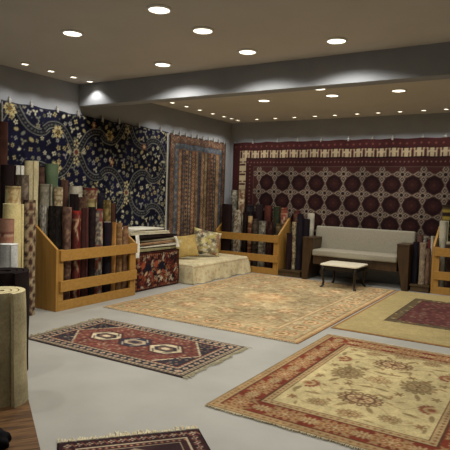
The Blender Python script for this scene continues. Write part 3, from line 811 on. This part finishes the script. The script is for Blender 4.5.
roll('L', 114.6, 222, 5, -5.22, ORANGE, 'plain', 'thin orange tan carpet roll right of the short blackish roll', .052, gB)
roll('L', 120.2, 223, 6, -5.22, TANB, 'bands', 'tan banded carpet roll second from the right end of the near rack', .052, gB)
roll('L', 126, 226, 5.6, -5.22, ((132, 92, 62), (110, 70, 48), (156, 122, 84)), 'speckle', 'brown speckled carpet roll at the right end of the near rack', .052, gB)
# --- back left rack
roll('B', 227.3, 204, 12.3, 9.20, ((40, 26, 26), (50, 34, 32), (30, 20, 22)), 'plain', 'thick dark brown roll at the left end of the back left rack', .052, gC, flat=.65)
roll('B', 235, 190, 7.5, 9.50, GREYP, 'floral', 'grey flowered carpet roll in the corner behind the thick dark brown roll', .052, gC)
roll('B', 242, 189, 7.5, 9.49, ((168, 148, 116), (120, 84, 60), (190, 174, 140)), 'floral', 'tallest beige flowered carpet roll of the back left rack', .052, gC)
roll('B', 238.5, 210, 9.5, 9.27, WHITEP, 'speckle', 'whitish speckled carpet roll right of the thick dark brown roll', .052, gC)
roll('B', 245.7, 213, 5, 9.24, DARK, 'speckle', 'slim dark carpet roll right of the whitish speckled roll', .052, gC)
roll('B', 250.2, 216, 5, 9.22, ((116, 66, 46), (160, 124, 82), (78, 42, 36)), 'bands', 'slim orange carpet roll with beige top in the back left rack', .052, gC, top=((190, 152, 100), .12))
roll('B', 255.8, 219, 6.5, 9.23, ((64, 54, 48), (92, 80, 66), (44, 36, 34)), 'floral', 'dark grey flowered carpet roll right of the slim orange roll', .052, gC)
roll('B', 263, 221, 8, 9.24, GREYP, 'floral', 'grey flowered carpet roll in the front row of the back left rack', .052, gC)
roll('B', 271, 222, 7, 9.23, ((58, 34, 32), (40, 26, 26), (84, 56, 46)), 'speckle', 'dark brown speckled roll right of the front grey flowered roll', .052, gC)
roll('B', 250.5, 205, 8.5, 9.48, ((36, 32, 38), (56, 50, 52), (24, 20, 24)), 'floral', 'blackish carpet roll behind the slim orange roll', .052, gC)
roll('B', 259.5, 204.5, 8.5, 9.48, ((46, 34, 36), (64, 52, 50), (30, 24, 28)), 'plain', 'dark plum carpet roll behind the front grey flowered roll', .052, gC)
roll('B', 268.7, 205.5, 8, 9.47, ((88, 44, 36), (66, 34, 30), (106, 62, 48)), 'plain', 'reddish brown carpet roll at the back of the corner rack, left of the green one', .052, gC)
roll('B', 277.3, 206.5, 7.5, 9.47, GREENR, 'plain', 'dark green carpet roll at the back of the corner rack', .052, gC, edge=(140, 124, 88))
roll('B', 284.8, 208, 7.5, 9.49, ((140, 52, 48), (176, 150, 112), (96, 84, 44)), 'floral', 'red and cream flowered carpet roll above the sloping end of the corner rack', .052, gC, edge=(160, 50, 46))
roll('B', 279, 224, 6.5, 9.26, ((74, 62, 44), (110, 90, 56), (52, 40, 34)), 'floral', 'olive brown flowered carpet roll at the right end of the corner rack', .052, gC)
# --- between the back left rack and the sofa, on a low plinth
PZ = .122
roll('B', 289.4, 233, 6.2, 9.17, ((44, 28, 30), (54, 36, 36), (34, 22, 24)), 'plain', 'short dark maroon roll on the plinth against the end of the corner rack', PZ, gD)
roll('B', 294.8, 222, 5.5, 9.27, ((186, 172, 132), (120, 96, 66), (100, 76, 52)), 'speckle', 'cream spotted carpet roll on the plinth left of the sofa', PZ, gD)
roll('B', 300.3, 214, 6.3, 9.235, ((36, 30, 38), (46, 38, 46), (28, 24, 32)), 'plain', 'dark purple carpet roll on the plinth right of the cream spotted roll', PZ, gD)
roll('B', 305.8, 219, 8, 9.38, ((36, 28, 34), (46, 36, 42), (28, 22, 26)), 'plain', 'black carpet roll on the plinth against the left arm of the sofa', PZ, gD)
roll('B', 311.3, 213.5, 7.5, 9.51, ((190, 182, 160), (176, 168, 146), (204, 196, 176)), 'plain', 'white carpet roll standing behind the black roll beside the sofa', PZ, gD, edge=(196, 188, 166))
roll('B', 297.5, 210.5, 7, 9.5, ((60, 40, 34), (120, 50, 42), (84, 76, 60)), 'floral', 'dark red flowered carpet roll behind the purple and cream rolls beside the sofa', PZ, gD)
def plinth(lo, hi, label):
    t = empty('low_plinth', ((lo[0] + hi[0]) / 2, (lo[1] + hi[1]) / 2, 0)); c0 = t.location
    tag(t, label, 'plinth', 'low dark plinths under rolled carpets')
    q = lambda a, z: (a[0] - c0[0], a[1] - c0[1], z)
    box('top_board', q(lo, .09), q(hi, .12), M['plinth'], t); box('kick_board', (lo[0] - c0[0] + .01, lo[1] - c0[1] + .02, 0), (hi[0] - c0[0] - .01, hi[1] - c0[1] - .01, .09), M['plinth'], t)
plinth((-4.35, 9.02), (-3.90, 9.60), 'low dark wooden plinth under the rolls left of the sofa')
plinth((-1.945, 9.02), (-1.635, 9.60), 'low dark wooden plinth under the rolls right of the sofa')
# --- right of the sofa
roll('B', 416.6, 242, 6, 9.18, ((32, 28, 36), (42, 36, 44), (24, 22, 30)), 'plain', 'dark navy roll on the plinth against the right arm of the sofa', PZ, gD)
roll('B', 423.2, 243, 5.8, 9.16, ((150, 130, 104), (120, 98, 76), (174, 156, 128)), 'speckle', 'greyish beige carpet roll on the plinth right of the dark navy roll', PZ, gD, edge=(190, 180, 150))
roll('B', 428.7, 248.5, 5, 9.15, ((110, 84, 66), (84, 60, 48), (130, 106, 84)), 'speckle', 'short brown carpet roll on the plinth against the right oak rack', PZ, gD)
roll('B', 420.8, 235, 6.5, 9.47, ((96, 66, 56), (70, 46, 42), (120, 90, 76)), 'plain', 'dusty brown carpet roll standing behind the dark navy roll by the sofa', PZ, gD)
roll('B', 426.4, 237, 5.5, 9.46, ((120, 108, 96), (60, 40, 38), (190, 180, 160)), 'floral', 'dark flowered carpet roll with pale rim behind the greyish beige roll', PZ, gD, edge=(190, 180, 156))
roll('B', 431.5, 240, 6, 9.44, ((104, 40, 38), (76, 32, 32), (130, 64, 54)), 'plain', 'dark red carpet roll behind the short brown roll by the right rack', PZ, gD)
# --- right rack
roll('B', 444.2, 221, 8.6, 9.30, ((176, 170, 146), (150, 144, 120), (192, 186, 164)), 'plain', 'tall greyish white carpet roll standing in the right rack', .052, gE, edge=(190, 184, 160))
roll('B', 449.5, 205, 12, 9.47, ((40, 30, 26), (130, 110, 40), (90, 74, 34)), 'bands', 'black roll with a mustard band at the right frame edge, tallest of the right rack', .052, gE)
roll('B', 449.5, 242, 6.5, 9.25, ((70, 50, 42), (160, 146, 116), (50, 36, 32)), 'plain', 'brown carpet roll with white rim at the right frame edge in the right rack', .052, gE, edge=(190, 184, 160), top=((170, 160, 130), .03))
o = roll('B', 432.7, 236, 3.2, 9.30, ((186, 180, 156), (160, 152, 130), (200, 194, 172)), 'plain', 'thin white roll standing upright just outside the left end of the right rack', PZ, gE)
# --- thick rolls on the plank board at lower left
BX = Vector((-2.0, 1.70, 0)); be = Vector((-.836, .549, 0)); bd = Vector((-.549, -.836, 0))
brd = empty('plank_board', (BX.x, BX.y, 0), math.atan2(bd.y, bd.x))
tag(brd, 'low board of worn brown planks under the carpet rolls in the lower left corner', 'board')
n_pl = 15; ln = 2.2                                          # local x = along planks (bd), local y = across (-be)
for k in range(n_pl):
    a = -ln * (k + 1) / n_pl + .003; b2 = -ln * k / n_pl
    bm = bmesh.new(); add_box(bm, (0, a, .022), (.85, b2, .05), .003, 1); bm_obj('plank', bm, M['plank'], brd)
for x in (.06, .4, .76): box('bearer', (x, -ln + .02, 0), (x + .06, -.02, .022), M['plinth'], brd, bev=0)
pc = Vector((-3.125, 2.255, 0)) + bd * .03
o = make_roll(pc.x, pc.y, .172, .755, .051, ((168, 154, 114), (150, 134, 94), (120, 104, 72)), 'plain', 301, edge=(190, 178, 140), turns=2.6, taper=.16, rot=-.15)
tag(o, 'thick beige carpet roll on the plank board at the lower left edge', 'rolled carpet', 'thick rolls on the plank board')
pc = Vector((-3.61, 2.63, 0)) + bd * .03
o = make_roll(pc.x, pc.y, .20, .80, .051, ((34, 24, 22), (24, 18, 18), (44, 32, 28)), 'plain', 302, edge=(30, 24, 24), turns=3)
tag(o, 'thick dark brown carpet roll standing behind the thick beige roll', 'rolled carpet', 'thick rolls on the plank board')
bm = bmesh.new(); bmesh.ops.create_icosphere(bm, subdivisions=4, radius=1)
for v in bm.verts:
    d_ = 1 + .10 * math.sin(4 * v.co.x + 2 * v.co.y) + .07 * math.sin(7 * v.co.y + 3 * v.co.z) + .05 * math.sin(11 * v.co.x)
    v.co = Vector((v.co.x * .12 * d_, v.co.y * .075 * d_, max(-.8, v.co.z) * .05 * d_))
mz = min(v.co.z for v in bm.verts)
for v in bm.verts: v.co.z -= mz
o = bm_obj('cloth_bundle', bm, M['cloth_black'], None, True); q = at_z(-9, 446, .06); o.location = (float(q[0]), float(q[1]), .051); o.rotation_euler = (0, 0, .6)
tag(o, 'black rounded cloth bundle on the plank board in the bottom left corner', 'cloth')

# ------------------------------------------------------------------ carpet covered chest and folded rugs
ch = empty('covered_chest', (-5.49, 6.47, 0)); tag(ch, 'chest covered in red and black flowered carpet between the left rack and the daybed', 'chest')
box('body', (-.24, -.55, .0), (.26, .55, .56), M['black'], ch, bev=.01)
def chest_canvas(w, h, seed):
    cv = Canvas(w, h, .0105, (54, 26, 24))
    cols = [(124, 50, 32), (100, 38, 30), (140, 84, 48), (28, 22, 26), (164, 146, 118), (80, 28, 26), (130, 60, 34), (32, 22, 24)]
    def fl(x, y, rs):
        c = rs.choice(cols); r = rs.uniform(.022, .048)
        if rs.random() < .6: cv.rose(x, y, r, 5, c, rs.uniform(0, 6), .3); cv.disk(x, y, r * .35, rs.choice(cols))
        else: cv.ell(x, y, r * 1.2, r * .45, rs.uniform(0, PI), c)
    cv.scatter(260, fl, seed, .04)
    if w > .8:
        for x in (.36, .68):
            cv.ell(x, .33, .075, .065, 0, (26, 24, 36)); cv.ell(x - .06, .25, .05, .02, .7, (190, 150, 110)); cv.ell(x + .06, .25, .05, .02, -.7, (150, 60, 36)); cv.rose(x, .14, .045, 5, (186, 170, 140))
            cv.ell(x - .12, .38, .06, .04, 1, (150, 66, 38))
    cv.frame(0, .03, (60, 28, 26)); 
    for x in np.arange(.03, w, .05): cv.disk(x, h - .05, .011, (150, 110, 76)); cv.disk(x, .03, .010, (130, 90, 64))
    return cv
c = chest_canvas(1.14, .575, 81)
def chest_side(y0, sgn, cs):
    return lambda X, Y: np.stack([-.27 + X, y0 + 0 * X + sgn * .004 * np.sin(Y * 12), .005 + Y], -1)
grid_mesh('carpet_cover', c, lambda X, Y: np.stack([.278 + .006 * np.sin(X * 8) + .004 * np.sin(Y * 9), -.57 + X, .005 + Y], -1), M['pile'], ch, solid=.008)
c2 = chest_canvas(.548, .575, 82)
s1 = grid_mesh('carpet_cover', c2, chest_side(-.565, -1, c2), M['pile'], ch, solid=.008)
s2 = grid_mesh('carpet_cover', c2, chest_side(.565, 1, c2), M['pile'], ch, solid=-.008)
c3 = chest_canvas(.548, 1.14, 83)
grid_mesh('carpet_cover', c3, lambda X, Y: np.stack([-.27 + X, -.57 + Y, .578 + .003 * np.sin(X * 20)], -1), M['pile'], ch, solid=.012)

def folded(cx, cy, z, sx, sy, t, c1, c2, label, seed, folds=3, rz=0.0, stripe=None):
    """a folded rug: stacked rounded layers joined at the folds, one mesh"""
    rs = random.Random(seed)
    bm = bmesh.new()
    for k in range(folds):
        zz = t * k / folds
        add_box(bm, (-sx / 2 + rs.uniform(0, .02), -sy / 2 + rs.uniform(0, .03), zz + .001), (sx / 2 - rs.uniform(0, .02), sy / 2 - rs.uniform(0, .03), zz + t / folds), t / folds * .46, 3)
    for v in bm.verts:
        v.co.z += .016 * math.sin(v.co.y * 9 + seed) * (v.co.z / t) + .006 * math.sin(v.co.x * 11 + seed * 2) * (v.co.z / t)
        if abs(v.co.y) > sy * .4: v.co.z -= .012 * (v.co.z / t)
    o = bm_obj('folded_rug', bm, simple('folded_rug_wool', c1, c2, 14, .95, .05, .3, stripe or (1, 1, 1)), None, True)
    o.location = (cx, cy, z); o.rotation_euler = (0, 0, rz)
    return tag(o, label, 'folded rug', 'folded rugs piled on the chest')
zz = .594
for sx, sy, t, c1, c2, lb, sd, ox, oy, rz in (
    (.52, 1.06, .05, (134, 128, 92), (160, 152, 116), 'olive green folded rug at the bottom of the pile on the chest', 1, .01, .02, .02),
    (.50, 1.00, .035, (196, 190, 170), (214, 208, 190), 'white folded rug just above the olive green one in the pile', 2, 0, .03, -.03),
    (.50, .96, .045, (146, 112, 82), (176, 146, 112), 'brown striped folded rug in the middle of the pile on the chest', 3, 0, -.02, .03),
    (.50, .98, .035, (150, 138, 112), (176, 164, 138), 'grey beige folded rug below the black one in the pile', 4, -.01, .0, -.02),
    (.50, .98, .055, (30, 22, 22), (44, 32, 30), 'thick black folded rug high in the pile on the chest', 5, .01, .06, .05),
    (.48, .86, .06, (184, 174, 146), (206, 198, 174), 'cream folded rug under the topmost white one, over the black one', 6, -.01, -.08, -.04),
    (.46, .74, .05, (206, 200, 182), (222, 218, 204), 'crumpled white folded rug on top of the pile on the chest', 7, -.02, -.12, .07)):
    piled = folded(-5.48 + ox, 6.46 + oy, zz, sx, sy * 1.06, t, c1, c2, lb, sd, rz=rz, folds=2 if t < .05 else 3); zz += t + .006; PILE = globals().setdefault('PILE', []); PILE.append(piled)
def strap(par, y, x, ztop, L, w, label, seed, tilt):
    """a white rug end hanging down over the front of the pile"""
    cv = Canvas(w, L, .012, (214, 210, 196)); cv.mottle(.15, .05, seed)
    def pos(X, Y):
        q = 1 - Y / L
        return np.stack([x + .03 * q + .008 * np.sin(X * 50 + q * 4) + .01 * np.sin(q * 5), y + X + tilt * q, ztop - L + Y], -1)
    o = grid_mesh('rug_end', cv, pos, M['pile'], solid=.006)
    o.parent = par; o.matrix_parent_inverse = (Matrix.Translation(par.location) @ par.rotation_euler.to_matrix().to_4x4()).inverted()
    o['label'] = label; return o
strap(PILE[5], 5.92, -5.19, .86, .34, .09, 'long white rug end hanging down the left side of the pile on the chest', 91, -.02)
strap(PILE[3], 6.86, -5.19, .80, .18, .07, 'short white rug end hanging at the right side of the pile on the chest', 92, .06)

# ------------------------------------------------------------------ low daybed with a draped cover and cushions
db = empty('daybed', (-5.37, 8.05, 0)); tag(db, 'low daybed draped in a pale beige rug along the left wall', 'daybed')
box('mattress', (-.40, -.88, 0.0), (.36, .88, .285), M['upholstery'], db, bev=.03, seg=3)
def drape_canvas():
    cv = Canvas(1.18, 2.48, .013, (204, 190, 146))
    def fl(x, y, rs): cv.rose(x, y, rs.uniform(.02, .045), 5, rs.choice([(176, 144, 94), (150, 116, 76), (206, 190, 146), (160, 110, 74)]), rs.uniform(0, 6), .3, .35)
    cv.scatter(330, fl, 95, .06)
    cv.frame(.0, .03, (206, 192, 150)); cv.frame(.30, .33, (150, 120, 84), .45)
    cv.mottle(.12, .2, 96)
    return cv
c = drape_canvas()
def posdr(X, Y):
    # X 0 at the wall, grows to the room; the outer .26 hangs down; Y ends hang .25 each
    top = .315; W = .80; r = .05
    yl, yr = .34, 2.48 - .34
    dx = np.maximum(X - (W + .02), 0); dy0 = np.maximum(yl - Y, 0); dy1 = np.maximum(Y - yr, 0)
    drop = np.minimum(np.maximum(dx, np.maximum(dy0, dy1)), .308)
    rip = (.018 * np.sin(Y * 9 + dx * 6) + .007 * np.sin(Y * 23 + dx * 5)) * (dx / .25) + .02 * np.sin(X * 21 + 1) * 0
    flare = .035 * (dx / .25)
    x = -.46 + np.minimum(X, W + .02) + rip * (dx > 0) + flare + r * (1 - np.exp(-dx / .03)) * .5
    y = -.91 + (np.clip(Y, yl, yr) - yl) * (1.82 / (yr - yl)) - .04 * (1 - np.exp(-dy0 / .05)) + .04 * (1 - np.exp(-dy1 / .05)) + .018 * np.sin(X * 19) * ((dy1 - dy0) / .25)
    z = top - drop + .004 * np.sin(X * 5 + Y * 3) * (drop < .01)
    return np.stack([x, y, np.maximum(z, .006)], -1)
grid_mesh('draped_cover', c, posdr, M['pile'], db, solid=-.006)

def cushion(name, loc, size, rx, rz, ry, cv_fn, label, wide=1.0):
    n = 30; g = np.linspace(-1, 1, n); cv = Canvas(size, size, size / (n - 1), (180, 150, 90)); cv_fn(cv)
    a, b = np.meshgrid(g, g); e = (1 - np.abs(a) ** 2.4) * (1 - np.abs(b) ** 2.4); th = size * .17 * np.power(np.clip(e, 0, 1), .5)
    pin = 1 - .07 * (1 - np.abs(a) ** 2) * np.abs(b) - .0; pin2 = 1 - .07 * (1 - np.abs(b) ** 2) * np.abs(a)
    X = a * pin2 * size / 2 * wide; Z = b * pin * size / 2
    nn = cv.nx * cv.ny; V = []; C = []
    for s in (-1, 1):
        V += np.stack([X, s * th, Z], -1).reshape(-1, 3).tolist(); C += cv.a.reshape(-1, 3).tolist()
    F = []
    for s in range(2):
        for j in range(n - 1):
            for i in range(n - 1):
                k = s * nn + j * n + i; f = (k, k + 1, k + 1 + n, k + n); F.append(f if s == 0 else f[::-1])
    me = bpy.data.meshes.new(name); me.from_pydata(V, [], F)
    at = me.color_attributes.new('Col', 'FLOAT_COLOR', 'POINT'); cc = np.ones((len(V), 4), np.float32); cc[:, :3] = wool(np.array(C)); at.data.foreach_set('color', cc.ravel())
    bm = bmesh.new(); bm.from_mesh(me); bmesh.ops.remove_doubles(bm, verts=bm.verts, dist=.0004); bm.to_mesh(me); bm.free()
    o = link_mesh(name, me, M['pile'], None, True)
    o.rotation_euler = (rx, ry, rz); o.location = loc
    return tag(o, label, 'cushion', 'cushions on the daybed')
def floral(cv):
    cv.a[:] = (150, 138, 96)
    def fl(x, y, rs): cv.rose(x, y, rs.uniform(.03, .06), 5, rs.choice([(202, 190, 130), (110, 98, 74), (206, 196, 166), (84, 74, 64), (140, 94, 74), (176, 160, 84)]), rs.uniform(0, 6))
    cv.scatter(60, fl, 97, .035)
def gold(cv):
    cv.a[:] = (176, 146, 78); cv.mottle(.2, .1, 98); cv.rose(cv.w * .25, cv.h * .7, .05, 6, (200, 184, 130)); cv.rose(cv.w * .6, cv.h * .4, .05, 6, (190, 166, 104))
cushion('cushion', (-5.52, 8.30, .60), .48, math.radians(-24), math.radians(42), 0.2, floral, 'flowered beige and grey cushion leaning on the wall above the daybed', 1.15)
cushion('cushion', (-5.58, 7.74, .55), .42, math.radians(-24), math.radians(48), -.12, gold, 'gold cushion on the daybed next to the carpet covered chest')

# ------------------------------------------------------------------ grey sofa
sf = empty('sofa', (-2.905, 9.25, 0)); tag(sf, 'pale grey upholstered sofa with dark wooden arms in front of the maroon wall carpet', 'sofa')
W2 = .945
def rounded(name, lo, hi, bev, parent, mat):
    bm = bmesh.new(); add_box(bm, lo, hi, bev, 4); return bm_obj(name, bm, mat, parent, True)
for s in (-1, 1):
    xo = s * W2; xi = s * (W2 - .20)
    a, b = min(xo, xi), max(xo, xi)
    in_b = (xi + s * .10)
    # front view tapers towards the foot on the inner side; side view is a full panel
    poly = [(xo, 0), (xo, .74), (xi, .74), (xi, .60), (in_b, 0)]
    if s < 0: poly = poly[::-1]
    prism('arm', poly, 'y', -.28, .32, M['darkwood'], sf, .005)
    box('arm_cap', (a - .004, -.285, .741), (b + .004, .325, .775), M['darkwood'], sf, .006)
box('seat_frame', (-W2 + .20, -.25, .30), (W2 - .20, .30, .448), M['darkwood'], sf, .005)
rounded('seat_cushion', (-W2 + .195, -.30, .45), (W2 - .195, .14, .565), .035, sf, M['upholstery'])
bm = bmesh.new(); add_box(bm, (-W2 + .06, .0, 0), (W2 - .02, .14, .48), .04, 4, Matrix.Translation((0, .12, .50)) @ Matrix.Rotation(math.radians(-9), 4, 'X'))
bm_obj('back_cushion', bm, M['upholstery'], sf, True)
box('back_frame', (-W2 + .2, .30, .30), (W2 - .2, .34, .88), M['darkwood'], sf, .005)

# ------------------------------------------------------------------ little table with a pale top
tb = empty('side_table', (-2.93, 8.62, 0)); tag(tb, 'small side table with pale marble top and black curved legs before the sofa', 'table')
TX, TY, TH = .31, .30, .40
def round_rect(lx, ly, r, n=6):
    pts = []
    for cx, cy, a0 in ((lx - r, ly - r, 0), (-lx + r, ly - r, 90), (-lx + r, -ly + r, 180), (lx - r, -ly + r, 270)):
        for k in range(n + 1): a = math.radians(a0 + 90 * k / n); pts.append((cx + r * math.cos(a), cy + r * math.sin(a)))
    return pts
def slab(name, pts, z0, z1, mat, bev):
    bm = bmesh.new(); v1 = [bm.verts.new((x, y, z0)) for x, y in pts]; v2 = [bm.verts.new((x, y, z1)) for x, y in pts]; n = len(pts)
    bm.faces.new(v1[::-1]); tf = bm.faces.new(v2)
    for i in range(n): bm.faces.new((v1[i], v1[(i + 1) % n], v2[(i + 1) % n], v2[i]))
    if bev: bmesh.ops.bevel(bm, geom=list(tf.edges), offset=bev, segments=2, affect='EDGES')
    return bm_obj(name, bm, mat, tb)
slab('tabletop', round_rect(TX + .02, TY + .02, .08), TH - .018, TH, M['marble'], .008)
slab('apron', round_rect(TX - .02, TY - .02, .06), TH - .095, TH - .019, M['black'], 0)
for sx in (-1, 1):
    for sy in (-1, 1):
        bm = bmesh.new(); prof = [(TH - .03, 0, .032), (TH - .09, .014, .034), (TH - .15, .018, .029), (.20, .006, .023), (.10, -.006, .019), (.045, .002, .02), (.018, .022, .026), (0, .028, .025)]
        rings = []
        for z, o_, r_ in prof:
            cx, cy = sx * (TX - .045 + o_), sy * (TY - .045 + o_)
            rings.append([bm.verts.new((cx + r_ * math.cos(2 * PI * k / 10), cy + r_ * math.sin(2 * PI * k / 10), z)) for k in range(10)])
        for a, b in zip(rings[:-1], rings[1:]):
            for k in range(10): bm.faces.new((a[k], a[(k + 1) % 10], b[(k + 1) % 10], b[k]))
        bm.faces.new(rings[0]); bm.faces.new(rings[-1]); bmesh.ops.recalc_face_normals(bm, faces=bm.faces)
        bm_obj('leg', bm, M['black'], tb, True)

# ------------------------------------------------------------------ world and view
wd = bpy.data.worlds.new('world'); SC.world = wd; wd.use_nodes = True
wd.node_tree.nodes['Background'].inputs['Color'].default_value = (1, .95, .88, 1); wd.node_tree.nodes['Background'].inputs['Strength'].default_value = .0
vs = SC.view_settings
SC.display_settings.display_device = 'sRGB'
vs.view_transform = 'Standard'; vs.look = 'None'; vs.gamma = 1; vs.use_curve_mapping = False
vs.exposure = -0.42
